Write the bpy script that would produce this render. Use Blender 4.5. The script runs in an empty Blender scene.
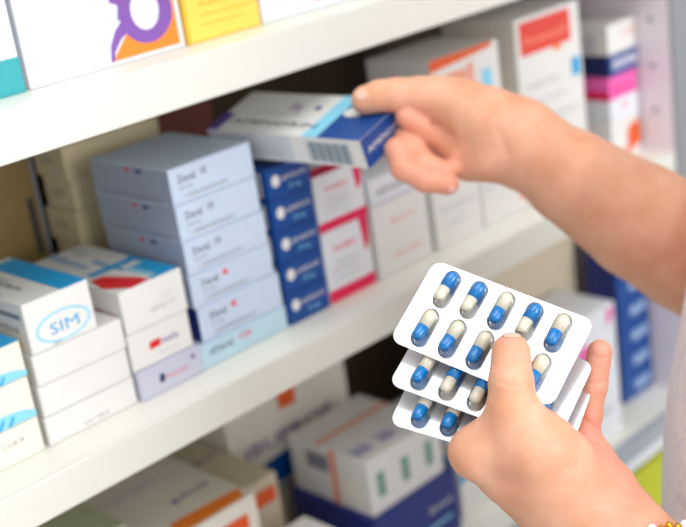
import bpy, bmesh, math, random
import numpy as np
from mathutils import Vector, Matrix, Euler
random.seed(7)
S = 0.875            # shelf layout is written in survey units; S turns them into metres
Z0 = 1.25            # height of the middle shelf's top above the floor
COL = bpy.context.scene.collection

# ------------------------------------------------------------------ camera
FPX = 1224.6
CAM = np.array([0.0, -0.70, 0.3864 + Z0])
_e = Euler((math.radians(70.389), 0, 0))
RM = (Matrix.Rotation(math.radians(-42.083), 3, 'Z') @ Matrix.Rotation(math.radians(70.389), 3, 'X') @ Matrix.Rotation(math.radians(-8.616), 3, 'Z'))
RN = np.array(RM)
def at(px, py, dep):
    """a point seen at (px,py) that really lies dep metres down the view axis"""
    return CAM + RN @ np.array([(px - 343) / FPX * dep, -(py - 263.5) / FPX * dep, -dep])
cd = bpy.data.cameras.new('camera'); cam = bpy.data.objects.new('camera', cd); COL.objects.link(cam)
cam.matrix_world = Matrix.Translation(Vector(CAM)) @ RM.to_4x4()
cd.sensor_width = 36; cd.lens = FPX / 686 * 36; cd.clip_start = 0.05
cd.dof.use_dof = True; cd.dof.focus_distance = 0.705; cd.dof.aperture_fstop = 5.2
bpy.context.scene.camera = cam

# ------------------------------------------------------------------ materials
MC = {}
def lin(c): return tuple(((v / 255) / 12.92 if v / 255 <= .04045 else ((v / 255 + .055) / 1.055) ** 2.4) for v in c)
def mat(name, rgb, rough=.5, metal=0., noise=.04, scale=60., bump=0., bscale=400., coat=0., spec=.5):
    if name in MC: return MC[name]
    m = bpy.data.materials.new(name); m.use_nodes = True; nt = m.node_tree; b = nt.nodes['Principled BSDF']
    c = lin(rgb)
    tc = nt.nodes.new('ShaderNodeTexCoord'); n = nt.nodes.new('ShaderNodeTexNoise'); n.inputs['Scale'].default_value = scale
    n.inputs['Detail'].default_value = 4
    nt.links.new(tc.outputs['Object'], n.inputs['Vector'])
    mx = nt.nodes.new('ShaderNodeMix'); mx.data_type = 'RGBA'
    mx.inputs[6].default_value = (*[max(0, v * (1 - noise)) for v in c], 1); mx.inputs[7].default_value = (*[min(1, v * (1 + noise)) for v in c], 1)
    nt.links.new(n.outputs['Fac'], mx.inputs[0]); nt.links.new(mx.outputs[2], b.inputs['Base Color'])
    b.inputs['Roughness'].default_value = rough; b.inputs['Metallic'].default_value = metal
    b.inputs['Coat Weight'].default_value = coat; b.inputs['Specular IOR Level'].default_value = spec
    if bump:
        n2 = nt.nodes.new('ShaderNodeTexNoise'); n2.inputs['Scale'].default_value = bscale
        nt.links.new(tc.outputs['Object'], n2.inputs['Vector'])
        bp = nt.nodes.new('ShaderNodeBump'); bp.inputs['Strength'].default_value = bump; bp.inputs['Distance'].default_value = .0005
        nt.links.new(n2.outputs['Fac'], bp.inputs['Height']); nt.links.new(bp.outputs['Normal'], b.inputs['Normal'])
    MC[name] = m; return m
W = mat('white card', (228, 227, 224), .45)
WC = mat('cool white card', (227, 230, 236), .4)
CR = mat('cream card', (232, 228, 216), .5)
BG = mat('beige card', (214, 200, 176), .55)
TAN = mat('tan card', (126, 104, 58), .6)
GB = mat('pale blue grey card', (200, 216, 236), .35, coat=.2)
GS = mat('shaded side slate', (158, 170, 192), .35, coat=.2)  # darker tone for the stack's left faces, side shade put into the colour
PB = mat('pale blue card', (188, 218, 232), .35)
LV = mat('lavender grey card', (196, 198, 216), .3, coat=.3)
NB = mat('blue card', (4, 70, 146), .35)
DB = mat('navy card', (22, 40, 120), .4)
ND = mat('dark navy ink', (20, 34, 84), .4)
CY = mat('cyan ink', (14, 160, 220), .4)
LC = mat('light cyan ink', (140, 214, 240), .4)
RD = mat('red ink', (222, 26, 34), .4)
PK = mat('crimson pink ink', (226, 18, 84), .4)
RP = mat('soft red ink', (240, 70, 96), .4)
MG = mat('pink card', (240, 100, 178), .4)
OR = mat('orange ink', (250, 136, 38), .4)
OD = mat('deep orange ink', (232, 92, 30), .4)
SA = mat('salmon ink', (240, 158, 128), .5)
PU = mat('purple ink', (128, 84, 168), .4)
VI = mat('violet ink', (88, 60, 150), .4)
YE = mat('yellow card', (250, 208, 92), .45)
YD = mat('ochre ink', (226, 180, 50), .45)
TE = mat('teal ink', (40, 160, 168), .4)
BK = mat('black ink', (40, 42, 52), .5)
GY = mat('grey ink', (130, 134, 146), .5)
LG = mat('light grey ink', (196, 198, 204), .5)
GN = mat('sage ink', (122, 168, 150), .5)
LM = mat('lime green plastic', (190, 196, 24), .4)
SH = mat('ivory shelf laminate', (232, 231, 221), .38, noise=.02, scale=15)
SF = mat('ivory shelf edging', (224, 223, 214), .4, noise=.02, scale=15)
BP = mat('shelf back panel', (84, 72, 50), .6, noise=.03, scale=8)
EP = mat('end panel laminate', (232, 222, 230), .4, noise=.02, scale=12)
GM = mat('grey metal upright', (150, 152, 156), .35, metal=.3, noise=.03, scale=20)
GR = mat('grey price rail', (168, 176, 184), .35, metal=.2, noise=.03, scale=20)
FL = mat('floor vinyl', (196, 192, 184), .5, noise=.06, scale=6)
WL = mat('wall paint', (226, 224, 218), .7, noise=.02, scale=4)
GOLD = mat('gold', (236, 178, 60), .2, metal=1.)
GEM = mat('pearl white stone', (240, 240, 246), .08, coat=1.)
NAIL = mat('fingernail', (240, 190, 170), .3, coat=.3)
HAIR = mat('dark hair', (40, 28, 22), .5, noise=.3, scale=200)
CB = mat('blue gelatin capsule', (2, 118, 190), .12, coat=.5, noise=.01)
CC = mat('cream gelatin capsule', (214, 208, 188), .15, coat=.8, noise=.01)

# ------------------------------------------------------------------ objects
def obj(name, me, parent=None, **k):
    o = bpy.data.objects.new(name, me); COL.objects.link(o)
    if parent is not None: o.parent = parent
    for a, b in k.items(): o[a] = b
    return o
def V8(x, y, z): return Vector((x * S, y * S, z * S + Z0))

TXT = {}
def text_mesh(s):
    if s in TXT: return TXT[s]
    c = bpy.data.curves.new('t', 'FONT'); c.body = s; c.size = 1; c.align_x = 'LEFT'; c.resolution_u = 2
    o = bpy.data.objects.new('t', c); COL.objects.link(o)
    dg = bpy.context.evaluated_depsgraph_get(); dg.update()
    me = bpy.data.meshes.new_from_object(o.evaluated_get(dg))
    vs = [v.co.copy() for v in me.vertices]; fs = [tuple(p.vertices) for p in me.polygons]
    bpy.data.objects.remove(o); bpy.data.curves.remove(c); bpy.data.meshes.remove(me)
    w = max([v.x for v in vs] or [1])
    TXT[s] = (vs, fs, w); return TXT[s]

class MB:
    """collects geometry with several materials into one mesh"""
    def __init__(self): self.bm = bmesh.new(); self.ms = []
    def mi(self, m):
        if m not in self.ms: self.ms.append(m)
        return self.ms.index(m)
    def box(self, x0, y0, z0, x1, y1, z1, m, bev=.0006, side=None):
        b = self.bm; vs = [b.verts.new((x, y, z)) for x in (x0, x1) for y in (y0, y1) for z in (z0, z1)]
        F = [(0, 1, 3, 2), (4, 6, 7, 5), (0, 4, 5, 1), (2, 3, 7, 6), (0, 2, 6, 4), (1, 5, 7, 3)]   # left,right,front,back,bottom,top
        fs = [b.faces.new([vs[i] for i in f]) for f in F]
        mi = self.mi(m)
        bmesh.ops.recalc_face_normals(b, faces=fs)
        for f in fs: f.material_index = mi
        if side:
            for i, mm in side.items(): fs[i].material_index = self.mi(mm)
        if bev: bmesh.ops.bevel(b, geom=list({e for f in fs for e in f.edges}), offset=bev, segments=2, affect='EDGES', profile=.6)
    def flat(self, pts, m):
        f = self.bm.faces.new([self.bm.verts.new(p) for p in pts]); f.material_index = self.mi(m)
    def mesh(self, name, smooth=False):
        me = bpy.data.meshes.new(name); self.bm.to_mesh(me); self.bm.free()
        for m in self.ms: me.materials.append(m)
        if smooth: me.polygons.foreach_set('use_smooth', [True] * len(me.polygons))
        return me

def face_map(face, w, d, h, lift):
    # u,v in metres on a face as seen from outside -> local point
    if face == 'F': return lambda u, v: (u, -lift, v)
    if face == 'L': return lambda u, v: (-lift, d - u, v)
    if face == 'T': return lambda u, v: (u, v, h + lift)
def ink(mb, face, w, d, h, prints):
    L = {'F': .0006, 'L': .00012, 'T': .00012}
    n = 0
    for p in prints:
        if p[0] != face: continue
        n += 1; fm = face_map(face, w, d, h, L[face] + .00008 * n)
        fw, fh = {'F': (w, h), 'L': (d, h), 'T': (w, d)}[face]
        k = p[1]
        if k == 'rect':
            u0, v0, u1, v1 = p[2]; q = [(u0, v0), (u1, v0), (u1, v1), (u0, v1)]
            mb.flat([fm(a * fw, b * fh) for a, b in q], p[3])
        elif k == 'poly': mb.flat([fm(a * fw, b * fh) for a, b in p[2]], p[3])
        elif k == 'ell':
            cu, cv, ru, rv = p[2]; N = 28
            mb.flat([fm(cu * fw + ru * fw * math.cos(t * 2 * math.pi / N), cv * fh + rv * fh * math.sin(t * 2 * math.pi / N)) for t in range(N)], p[3])
        elif k == 'text':        # p = face,'text',(u,v,size fraction of height, width fraction), string, mat
            u, v, sz, ww = p[2]; vs, fs, tw = text_mesh(p[3]); sx = ww * fw / tw; sy = sz * fh
            if len(p) > 5 and p[5] == 'r':       # text reading along depth on top face
                bv = [mb.bm.verts.new(fm((u * fw) - c.y * sy, (v * fh) + c.x * sx)) for c in vs]
            elif len(p) > 5 and p[5] == 'R':     # reads from back to front
                bv = [mb.bm.verts.new(fm((u * fw) + c.y * sy, (v * fh) - c.x * sx)) for c in vs]
            else: bv = [mb.bm.verts.new(fm(u * fw + c.x * sx, v * fh + c.y * sy)) for c in vs]
            mi = mb.mi(p[4])
            for f in fs:
                try: mb.bm.faces.new([bv[i] for i in f]).material_index = mi
                except ValueError: pass

def carton(label, x0, x1, y0, y1, z0, z1, m, prints=(), side=None, group=None, flap=True, rot=0., name='medicine_carton', flapmat=None, metric=False):
    """x,y,z in survey units; front faces -y"""
    if metric: w, d, h = x1 - x0, y1 - y0, z1 - z0
    else:
        w, d, h = (x1 - x0) * S - .0006, (y1 - y0) * S, (z1 - z0) * S - .0004
    mb = MB(); mb.box(0, 0, 0, w, d, h, m, side=side)
    for f in 'LT': ink(mb, f, w, d, h, prints)
    if not flap: ink(mb, 'F', w, d, h, prints)
    o = obj(name, mb.mesh(name)); o['label'] = label; o['category'] = 'box'
    if group: o['group'] = group
    o.location = V8(x0, y0, z0) + Vector((.0003, 0, .0002)); o.rotation_euler.z = math.radians(rot)
    if flap:
        mb = MB(); mb.box(.0011, -.0005, .0009, w - .0011, .0002, h - .0005, flapmat or m, bev=.0002)
        ink(mb, 'F', w, d, h, prints)
        obj('end_flap', mb.mesh('end_flap'), o)
    return o

# ------------------------------------------------------------------ shelving unit
unit = obj('shelving_unit', None); unit.location = (0, 0, 0)
unit['label'] = 'ivory white pharmacy shelving unit carrying stacks of medicine cartons'; unit['category'] = 'shelf'
XL, XR, DEP = -.6, 1.303, .33
def board(ztop, thick):
    mb = MB(); mb.box(XL * S, .004, (ztop - thick) * S + Z0, XR * S, DEP * S, ztop * S + Z0, SH, bev=.0008)
    b = obj('shelf_board', mb.mesh('shelf_board'), unit)
    mb = MB(); mb.box(XL * S, -.0002, (ztop - thick) * S + Z0 - .0004, XR * S, .0044, ztop * S + Z0 + .0002, SF, bev=.0012)
    obj('edge_band', mb.mesh('edge_band'), b)
    return b
board(.2835, .038); board(0, .0335); board(.66, .038)
lowb = board(-.334, .026)
mb = MB(); mb.box(XL * S, -.0105, -.3605 * S + Z0, XR * S, -.0006, -.336 * S + Z0, GR, bev=.0015)
pr = obj('price_rail', mb.mesh('price_rail'), lowb); pr['label'] = 'grey price rail along the lower shelf edge'
mb = MB(); mb.box(XL * S, -.010, -.376 * S + Z0, XR * S, -.0006, -.3608 * S + Z0, WC, bev=.001)
ps = obj('price_strip', mb.mesh('price_strip'), lowb); ps['label'] = 'pale strip under the grey price rail'
board(-.80, .04)
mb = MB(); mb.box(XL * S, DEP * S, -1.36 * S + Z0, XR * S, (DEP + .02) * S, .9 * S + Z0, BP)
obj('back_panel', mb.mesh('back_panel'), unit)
mb = MB(); mb.box((XR) * S, 0, -1.40 * S + Z0, (XR + .035) * S, (DEP + .02) * S, .9 * S + Z0, EP, bev=.001)
ep = obj('end_panel', mb.mesh('end_panel'), unit)
mb = MB(); mb.box((XR + .0005) * S, -.004, -1.40 * S + Z0, (XR + .05) * S, -.0002, .9 * S + Z0, GM, bev=.0008)
obj('metal_upright', mb.mesh('metal_upright'), unit)['label'] = 'grey metal front strip of the end panel'
mb = MB(); mb.box((XL - .035) * S, 0, -1.40 * S + Z0, XL * S, (DEP + .02) * S, .9 * S + Z0, EP, bev=.001)
obj('end_panel', mb.mesh('end_panel'), unit)
for i, zz in enumerate([.22, .165, .108, .052, -.05, -.11, -.17]):
    bm = bmesh.new(); bmesh.ops.create_cone(bm, cap_ends=True, segments=16, radius1=.0028, radius2=.0028, depth=.0012)
    me = bpy.data.meshes.new('shelf_pin_hole'); bm.to_mesh(me); bm.free(); me.materials.append(GY)
    o = obj('shelf_pin_hole', me, ep); o.rotation_euler = (0, math.pi / 2, 0); o.location = (XR * S - .0003, .024 * S, zz * S + Z0)

# ------------------------------------------------------------------ the room
def struct(name, x0, y0, z0, x1, y1, z1, m):
    mb = MB(); mb.box(x0, y0, z0, x1, y1, z1, m, bev=0); o = obj(name, mb.mesh(name)); o['kind'] = 'structure'; return o
struct('floor', -3, -3.2, -.05, 4, .45, 0, FL)
struct('wall_back', -3, .45, 0, 4, .55, 2.9, WL)
mb = MB(); mb.box(XL * S, .01, 0, XR * S, DEP * S, -1.36 * S + Z0 + .02, SF); obj('plinth', mb.mesh('plinth'), unit)

# ------------------------------------------------------------------ upper shelf cartons
zu = .2835
carton('white carton with a teal lower band at the left end of the upper shelf', .36, .4665, .045, .20, zu, .44, WC,
       [('F', 'rect', (0, 0, 1, .175), TE)], group='cartons on the upper shelf')
sw = lambda x, z: ((x - .4705) / .1515, (z - zu) / .1765)
ring = lambda cx, cz, rx, rz, N=32, a0=0, a1=360: [sw(cx + rx * math.cos(math.radians(a0 + (a1 - a0) * t / N)), cz + rz * math.sin(math.radians(a0 + (a1 - a0) * t / N))) for t in range(N)]
carton('large white carton with a purple ring and orange corner on the upper shelf', .4705, .622, .045, .19, zu, .46, WC,
       [('F', 'poly', [sw(.548, .2872), sw(.6175, .2875), sw(.6175, .352), sw(.604, .35), sw(.59, .328), sw(.566, .306)], OR),
        ('F', 'poly', [sw(.5465, .287), sw(.549, .300), sw(.556, .311), sw(.568, .321), sw(.572, .310), sw(.560, .303), sw(.552, .294), sw(.5505, .287)], PU),
        ('F', 'poly', [sw(.562, .345), sw(.555, .334), sw(.563, .330), sw(.560, .318), sw(.575, .322), sw(.58, .345)], PU),
        ('F', 'poly', ring(.589, .319, .0265, .0245), PU), ('F', 'poly', ring(.588, .322, .014, .0165), WC),
        ('F', 'rect', (.975, .0, 1, 1), W), ('L', 'rect', (.1, .1, .9, .14), LG)], group='cartons on the upper shelf')
carton('yellow carton between two white ones on the upper shelf', .6235, .7075, .043, .17, zu, .42, YE,
       [('F', 'rect', (.12, .40, .8, .405), YD), ('F', 'text', (.2, .30, .05, .66), 'uso adulto e pediatrico', YD), ('F', 'text', (.2, .22, .05, .5), 'via oral 60 ml', YD),
        ('F', 'rect', (.2, .16, .9, .166), YD), ('F', 'rect', (.2, .1, .8, .106), YD), ('F', 'rect', (0, 0, .04, 1), YD)], group='cartons on the upper shelf')
carton('white carton with a small pink mark right of the yellow carton', .7095, .86, .043, .17, zu, .43, WC,
       [('F', 'ell', (.46, .09, .05, .028), RP), ('F', 'text', (.1, .3, .08, .6), 'solution 100', GY)], group='cartons on the upper shelf')
carton('plain white carton at the right of the upper shelf', .865, .99, .05, .17, zu, .40, W, [], group='cartons on the upper shelf')

# ------------------------------------------------------------------ middle shelf: column A (far left)
Ag = 'white cartons with pale blue waves at the left end'
wave = lambda: [('F', 'poly', [(0, .02), (1, .02), (1, .16), (.9, .27), (.75, .33), (.5, .34), (.25, .28), (0, .18)], LC)] + \
    [('F', 'poly', [(.02 + .1 * i, .04), (.05 + .1 * i, .04), (.13 + .095 * i, .30 - .01 * i), (.11 + .095 * i, .30 - .01 * i)], CY) for i in range(8)]
carton('cream carton at the bottom of the leftmost stack on the middle shelf', .318, .410, .045, .16, 0, .031, CR, [('F', 'text', (.62, .5, .2, .2), 'L 11 01 19', BK)], group=Ag)
carton('white carton with blue waves, middle of the leftmost stack', .316, .410, .045, .16, .031, .067, CR, wave(), group=Ag)
carton('white carton with bright blue top, topmost of the leftmost stack', .317, .4105, .045, .16, .067, .0975, CR,
       wave() + [('T', 'rect', (0, .0, 1, .5), CY), ('T', 'text', (.1, .12, .25, .8), 'Solmu', W)], group=Ag)
# column B
Bg = 'plain white cartons in the second stack'
carton('plain white carton at the bottom of the second stack from the left', .4145, .5035, .045, .17, 0, .0250, W, [('F', 'text', (.38, .16, .2, .28), 'Lot 1 84 4', GY)], group=Bg)
carton('plain white carton second from the bottom in the second stack', .4155, .5035, .0455, .17, .0250, .0525, W, [], group=Bg, rot=.3)
carton('plain white carton directly beneath the blue banded carton', .4165, .5040, .045, .17, .0525, .0795, W, [], group=Bg, rot=-.3)
carton('white carton with cyan band on top and cyan oval on its end', .4185, .4815, .045, .170, .0795, .1235, W,
       [('T', 'poly', [(.60, 0.0), (1, 0.0), (1, .93), (.60, .93)], CY), ('T', 'text', (.28, .95, .10, 1.35), 'Gadopram', BK, 'R'), ('T', 'rect', (.06, .3, .10, .9), LG), ('T', 'rect', (.40, .5, .44, .9), LG),
        ('F', 'ell', (.52, .36, .42, .30), LC), ('F', 'ell', (.52, .36, .38, .26), W), ('F', 'text', (.3, .24, .32, .45), 'SIM', CY), ('F', 'text', (.32, .04, .08, .1), '01', GY),
        ('L', 'rect', (.1, .68, .95, .78), GY), ('L', 'text', (.15, .12, .2, .75), 'uso oral 20 mg', YD), ('L', 'text', (.15, .4, .2, .75), 'comprimidos', GY)], side=None)
# column C
carton('glossy lavender grey carton at the bottom beneath the red logo carton', .5055, .5745, .041, .16, 0, .0265, LV,
       [('F', 'poly', [(.30, .38), (.38, .36), (.40, .62), (.32, .68)], ND), ('F', 'text', (.42, .42, .24, .34), 'neurom', RP), ('F', 'ell', (.86, .74, .03, .08), VI)])
carton('white carton with a small red and blue logo on its end', .5055, .5715, .045, .165, .0265, .061, W,
       [('F', 'poly', [(.30, .42), (.48, .42), (.50, .62), (.32, .62)], RD), ('F', 'text', (.5, .44, .26, .28), 'vexla', VI), ('F', 'text', (.42, .22, .12, .3), '28 comp', LG)])
carton('white carton with red block and blue border on top beside the grey stack', .5065, .5735, .045, .198, .061, .1005, W,
       [('T', 'poly', [(.0, .15), (.22, .0), (.52, .02), (.52, .10), (.30, .34), (.10, .34)], RD), ('T', 'rect', (.56, .01, .99, .06), CY), ('T', 'rect', (.9, .01, .99, .48), CY), ('T', 'rect', (.56, .30, .62, .62), CY),
        ('T', 'rect', (.70, .05, .99, .30), CY), ('T', 'rect', (.2, .38, .9, .45), CY), ('T', 'rect', (.6, .08, .68, .3), LC),
        ('T', 'text', (.34, .98, .10, 1.0), 'Alburex', CY, 'R'), ('T', 'text', (.66, .95, .12, .4), '500 mg', LG, 'R'),
        ('F', 'text', (.42, .30, .14, .4), 'LOT 52 1 17', GY), ('F', 'text', (.6, .52, .1, .2), '02 19', LG), ('L', 'text', (.72, .35, .2, .2), 'Rx', RP)])
# column D - grey stack
Dg = 'pale blue grey cartons in the tall stack'
def derat(red, dx=0):
    m = RP if red else BK
    return [('F', 'text', (.09 + dx, .57, .30, .20), 'Deral', BK), ('F', 'ell', (.385 + dx, .72, .028, .09), m) if red else ('F', 'text', (.35 + dx, .60, .30, .08), '10', m),
            ('F', 'text', (.09 + dx, .38, .12, .16), '20 tab', GY), ('F', 'rect', (.12, .145, .62, .185), LG), ('F', 'text', (.16, .17, .13, .5), 'composizione orale', GY),
            ('L', 'ell', (.49, .86, .022, .07), RD), ('L', 'rect', (.60, .80, .67, .90), DB), ('L', 'rect', (.1, .1, .9, .13), GY)]
zs = [0, .0235, .0575, .0885, .1200, .1535, .1865]
nm = ['pale blue carton at the very bottom of the tall grey stack', 'grey carton with pink dot and navy side, second from the bottom of the tall stack',
      'pale blue grey carton with a pink dot, third from the bottom of the tall stack', 'pale blue grey carton with black dot, third from the top of the tall stack',
      'pale blue grey carton with black dot, second from the top of the tall stack', 'pale blue grey carton on the very top of the tall stack']
dx = [(.574, .680), (.5815, .6795), (.5795, .6765), (.5800, .6750), (.5795, .6735), (.5790, .6730)]
for i in range(6):
    if i == 0: pr_ = [('F', 'text', (.10, .5, .4, .26), 'zDeral', BK), ('F', 'text', (.42, .52, .4, .16), '100', RP), ('F', 'rect', (.5, .2, .9, .23), LG)]
    else: pr_ = derat(i < 3, .03 if i < 3 else 0)
    carton(nm[i], dx[i][0], dx[i][1], .043 if i == 0 else .045, .165, zs[i], zs[i + 1], PB if i == 0 else GB, pr_,
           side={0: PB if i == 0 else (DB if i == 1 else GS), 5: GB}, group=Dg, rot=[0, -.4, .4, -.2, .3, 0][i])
# column E - blue stack
Eg = 'dark blue cartons in the narrow stack'
ords = ['lowest of the narrow stack', 'second from the bottom of the narrow stack', 'in the middle of the narrow stack', 'second from the top of the narrow stack', 'topmost of the narrow stack under the held box']
for i in range(5):
    carton('dark blue carton with white lettering, ' + ords[i], .6835, .7385, .045, .160, .031 * i, .031 * (i + 1), NB,
           [('F', 'ell', (.20, .58, .095, .19), W), ('F', 'text', (.34, .52, .30, .56), 'aminorin', W), ('F', 'text', (.46, .22, .22, .28), '20 mg', LC), ('F', 'rect', (0, .0, 1, .03), DB),
            ('L', 'rect', (.62, .12, .94, .9), W)] + [('L', 'rect', (.64 + .05 * j, .18, .665 + .05 * j, .84), GY) for j in range(6)], group=Eg, rot=[0, .5, -.4, .3, -.5][i])
# column F
Fg = 'white cartons with crimson edges beside the blue stack'
for i, (a, b) in enumerate([(0, .0735), (.0735, .130)]):
    carton('white carton with crimson base, ' + ('lower of the two beside the blue stack' if i == 0 else 'upper of the two beside the blue stack'), .7405, .8065, .047, .165, a, b, WC,
           [('F', 'rect', (0, 0, 1, .17), PK), ('F', 'poly', [(.8, 1), (.99, 1), (.96, .62), (.86, .5)], PK), ('F', 'text', (.2, .70, .13, .5), 'Lantigen', RP), ('F', 'text', (.2, .5, .1, .5), '10 flaconi', LG),
            ('F', 'rect', (.15, .42, .7, .44), LG), ('F', 'rect', (.15, .3, .7, .32), LG), ('T', 'rect', (0, 0, 1, .2), PK)], group=Fg, rot=-.6 * i)
# column G, H
carton('white carton with faint pink print, right of the crimson edged cartons', .8110, .8925, .045, .16, 0, .078, W,
       [('F', 'text', (.3, .68, .12, .45), 'fluicort', SA), ('F', 'text', (.3, .22, .1, .5), 'spray nasale', SA)])
carton('low lavender white carton lying under the curled fingers of the right hand', .8115, .8945, .045, .16, .078, .1055, WC,
       [('F', 'text', (.1, .3, .45, .8), 'HEPARIN 5000', GY), ('F', 'rect', (0, 0, 1, .08), LV)])
carton('wide white carton below the right wrist on the middle shelf', .9020, .9790, .045, .17, 0, .072, W, [('F', 'text', (.15, .55, .14, .7), 'paracetamol', LV), ('F', 'text', (.2, .3, .1, .4), '1000', LG)])
carton('white carton with orange spot at the right of the shelf under the forearm', .9810, .1060 + .955, .045, .17, 0, .076, W, [('F', 'ell', (.9, .24, .07, .10), OD), ('F', 'text', (.1, .55, .12, .6), 'gel orale', LV)])
carton('white carton with an orange strip and pale blue mark behind the thumb knuckle', .9200, 1.0340, .045, .135, .078, .2005, W,
       [('F', 'poly', [(0, .90), (.9, .96), (.9, 1), (0, 1)], OD), ('F', 'rect', (.1, .55, .5, .85), SA), ('F', 'rect', (.72, .5, .86, .78), LC), ('F', 'rect', (.52, .3, .6, .88), SA),
        ('L', 'poly', [(0, .7), (1, .72), (1, .78), (0, .76)], SA), ('L', 'rect', (0, .3, .4, .6), OD), ('F', 'text', (.1, .4, .1, .4), 'integra', GY)])
carton('tall white carton with a red banner near its top', 1.0640, 1.1860, .045, .15, 0, .213, W,
       [('F', 'rect', (.06, .80, .84, .975), mat('worn red ink', (228, 70, 58), .4)), ('F', 'text', (.12, .85, .07, .64), 'Amoxicill', SA), ('F', 'poly', [(.55, .775), (.68, .775), (.66, .80), (.56, .80)], OR), ('F', 'rect', (.82, .60, .95, .70), CY),
        ('F', 'text', (.1, .62, .05, .5), 'compresse', LG), ('F', 'rect', (.1, .53, .7, .54), LG), ('F', 'text', (.5, .42, .04, .4), 'polvere', LG), ('F', 'text', (.45, .27, .05, .4), '12 bustine', LV)], side={0: CR})
# column L near the end panel
Lg = 'small cartons stacked by the end panel'
carton('white carton with an orange triangle at the bottom by the end panel', 1.235, 1.2990, .045, .11, 0, .050, W, [('F', 'poly', [(.35, .05), (1, .25), (.95, .95)], OD), ('F', 'ell', (.75, .5, .22, .32), OD)], group=Lg, flap=False)
carton('white carton with faint pink print just under the bright pink carton', 1.236, 1.2990, .045, .11, .050, .078, WC, [('F', 'ell', (.5, .6, .06, .1), RP)], group=Lg, flap=False)
carton('bright pink carton in the stack by the end panel', 1.236, 1.2980, .045, .105, .078, .1065, MG, [('F', 'text', (.15, .3, .3, .6), 'femin', PK), ('L', 'rect', (.0, 0, 1, .4), PK)], group=Lg, flap=False, side={0: MG})
carton('navy blue carton on top of the bright pink one', 1.240, 1.3020, .045, .105, .1065, .1330, NB, [('F', 'rect', (.1, .3, .95, .75), LV), ('F', 'text', (.18, .36, .3, .6), 'DIURES', DB)], side={0: ND, 5: ND}, group=Lg, flap=False)
carton('white carton on the very top of the stack by the end panel', 1.2405, 1.3005, .045, .105, .1330, .170, W, [('F', 'text', (.5, .5, .3, .4), 'ril', SA), ('L', 'rect', (.2, .1, .7, .7), LG)], group=Lg, flap=False)
# behind, on the middle shelf
Ng = 'beige cartons stacked in the shade behind'
for i in range(6):
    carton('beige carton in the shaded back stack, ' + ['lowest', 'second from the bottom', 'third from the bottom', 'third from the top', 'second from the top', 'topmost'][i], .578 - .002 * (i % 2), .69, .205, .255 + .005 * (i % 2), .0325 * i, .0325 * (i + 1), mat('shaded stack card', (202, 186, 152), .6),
           [('L', 'text', (.25, .45, .3, .4), 'Tachipin', GY), ('L', 'rect', (.5, .2, .85, .26), LG)], group=Ng, flap=False)
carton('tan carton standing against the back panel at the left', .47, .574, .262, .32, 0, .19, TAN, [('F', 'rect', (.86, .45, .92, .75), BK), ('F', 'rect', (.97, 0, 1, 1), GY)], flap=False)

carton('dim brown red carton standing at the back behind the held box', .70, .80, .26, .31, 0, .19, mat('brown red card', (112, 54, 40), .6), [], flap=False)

# ------------------------------------------------------------------ lower shelf
zl = -.334
carton('large navy blue carton on the lower shelf under three white cartons', .752, .885, .046, .178, zl, -.256, DB, [('F', 'text', (.62, .55, .14, .3), 'Zerinol', W), ('F', 'rect', (.5, .3, .9, .34), LC)], flap=False)
Tg = 'three white cartons side by side on the navy carton'
for i, w_ in enumerate(['left', 'middle', 'right']):
    carton('white carton with an orange stripe, %s of the three on the navy carton' % w_, .7585 + .0385 * i, .7585 + .0385 * (i + 1), .052, .175, -.256, -.189, W,
           [('F', 'rect', (.30, .28, .62, .72), GN), ('F', 'text', (.34, .36, .3, .2), 'G', GY), ('T', 'rect', (.12, .12, .85, .30), LV), ('T', 'text', (.15, .14, .12, .6), 'ERB', VI), ('T', 'rect', (0, .60, 1, .66), SA),
            ('L', 'rect', (.52, 0, .60, 1), SA), ('L', 'rect', (.22, .55, .5, .85), GY), ('L', 'rect', (.62, .2, .9, .6), CR)], group=Tg, flap=False)
carton('cream carton with purple lettering and blue label at the back of the lower shelf', .694, .88, .20, .30, -.26, -.145, CR,
       [('F', 'text', (.10, .44, .20, .74), 'IBUPROF', VI), ('F', 'rect', (.42, .78, .56, .98), OD), ('F', 'ell', (.88, .3, .08, .12), OD), ('F', 'poly', [(.12, .02), (.5, .05), (.52, .36), (.14, .30)], NB)], flap=False)
carton('drab green grey carton supporting the cream lettered carton', .70, .88, .205, .30, zl, -.26, BG, [('F', 'rect', (0, .9, 1, 1), GY)], flap=False)
carton('wide white carton with an orange stripe on the lower shelf, beneath the shelf edge', .50, .635, .085, .27, zl, -.170, CR,
       [('T', 'poly', [(.30, .02), (.92, .02), (.98, .12), (.36, .15)], OR), ('T', 'text', (.2, .6, .10, .5), 'Supradyn', LV), ('T', 'text', (.55, .30, .08, .35), 'plus', VI), ('F', 'rect', (.2, .8, .9, .9), OD)], flap=False)
carton('beige carton behind the orange striped one on the lower shelf', .637, .692, .12, .29, zl, -.185, BG, [('T', 'text', (.2, .5, .1, .6), 'Gaviscon', VI), ('F', 'rect', (.2, .8, .9, .92), OD)], flap=False)
carton('grey green carton with orange edge at the far left of the lower shelf', .38, .495, .10, .29, zl, -.135, mat('sage card', (170, 176, 150), .55),
       [('T', 'poly', [(.35, .55), (.97, .86), (.97, .95), (.3, .65)], OD)], flap=False)
carton('low white carton in front with orange stripe on the lower shelf', .55, .69, .03, .082, zl, -.225, W, [('T', 'rect', (.1, .3, .5, .7), OR), ('F', 'rect', (.1, .8, .6, .9), OR)], flap=False)
carton('pale carton with a light blue line behind the left hand', .90, 1.03, .055, .19, zl, -.235, W, [('T', 'poly', [(0, .1), (1, .55), (1, .60), (0, .16)], CY), ('F', 'poly', [(0, .45), (1, .85), (1, .92), (0, .55)], CY), ('L', 'rect', (0, .7, 1, .78), CY)], flap=False)
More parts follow.
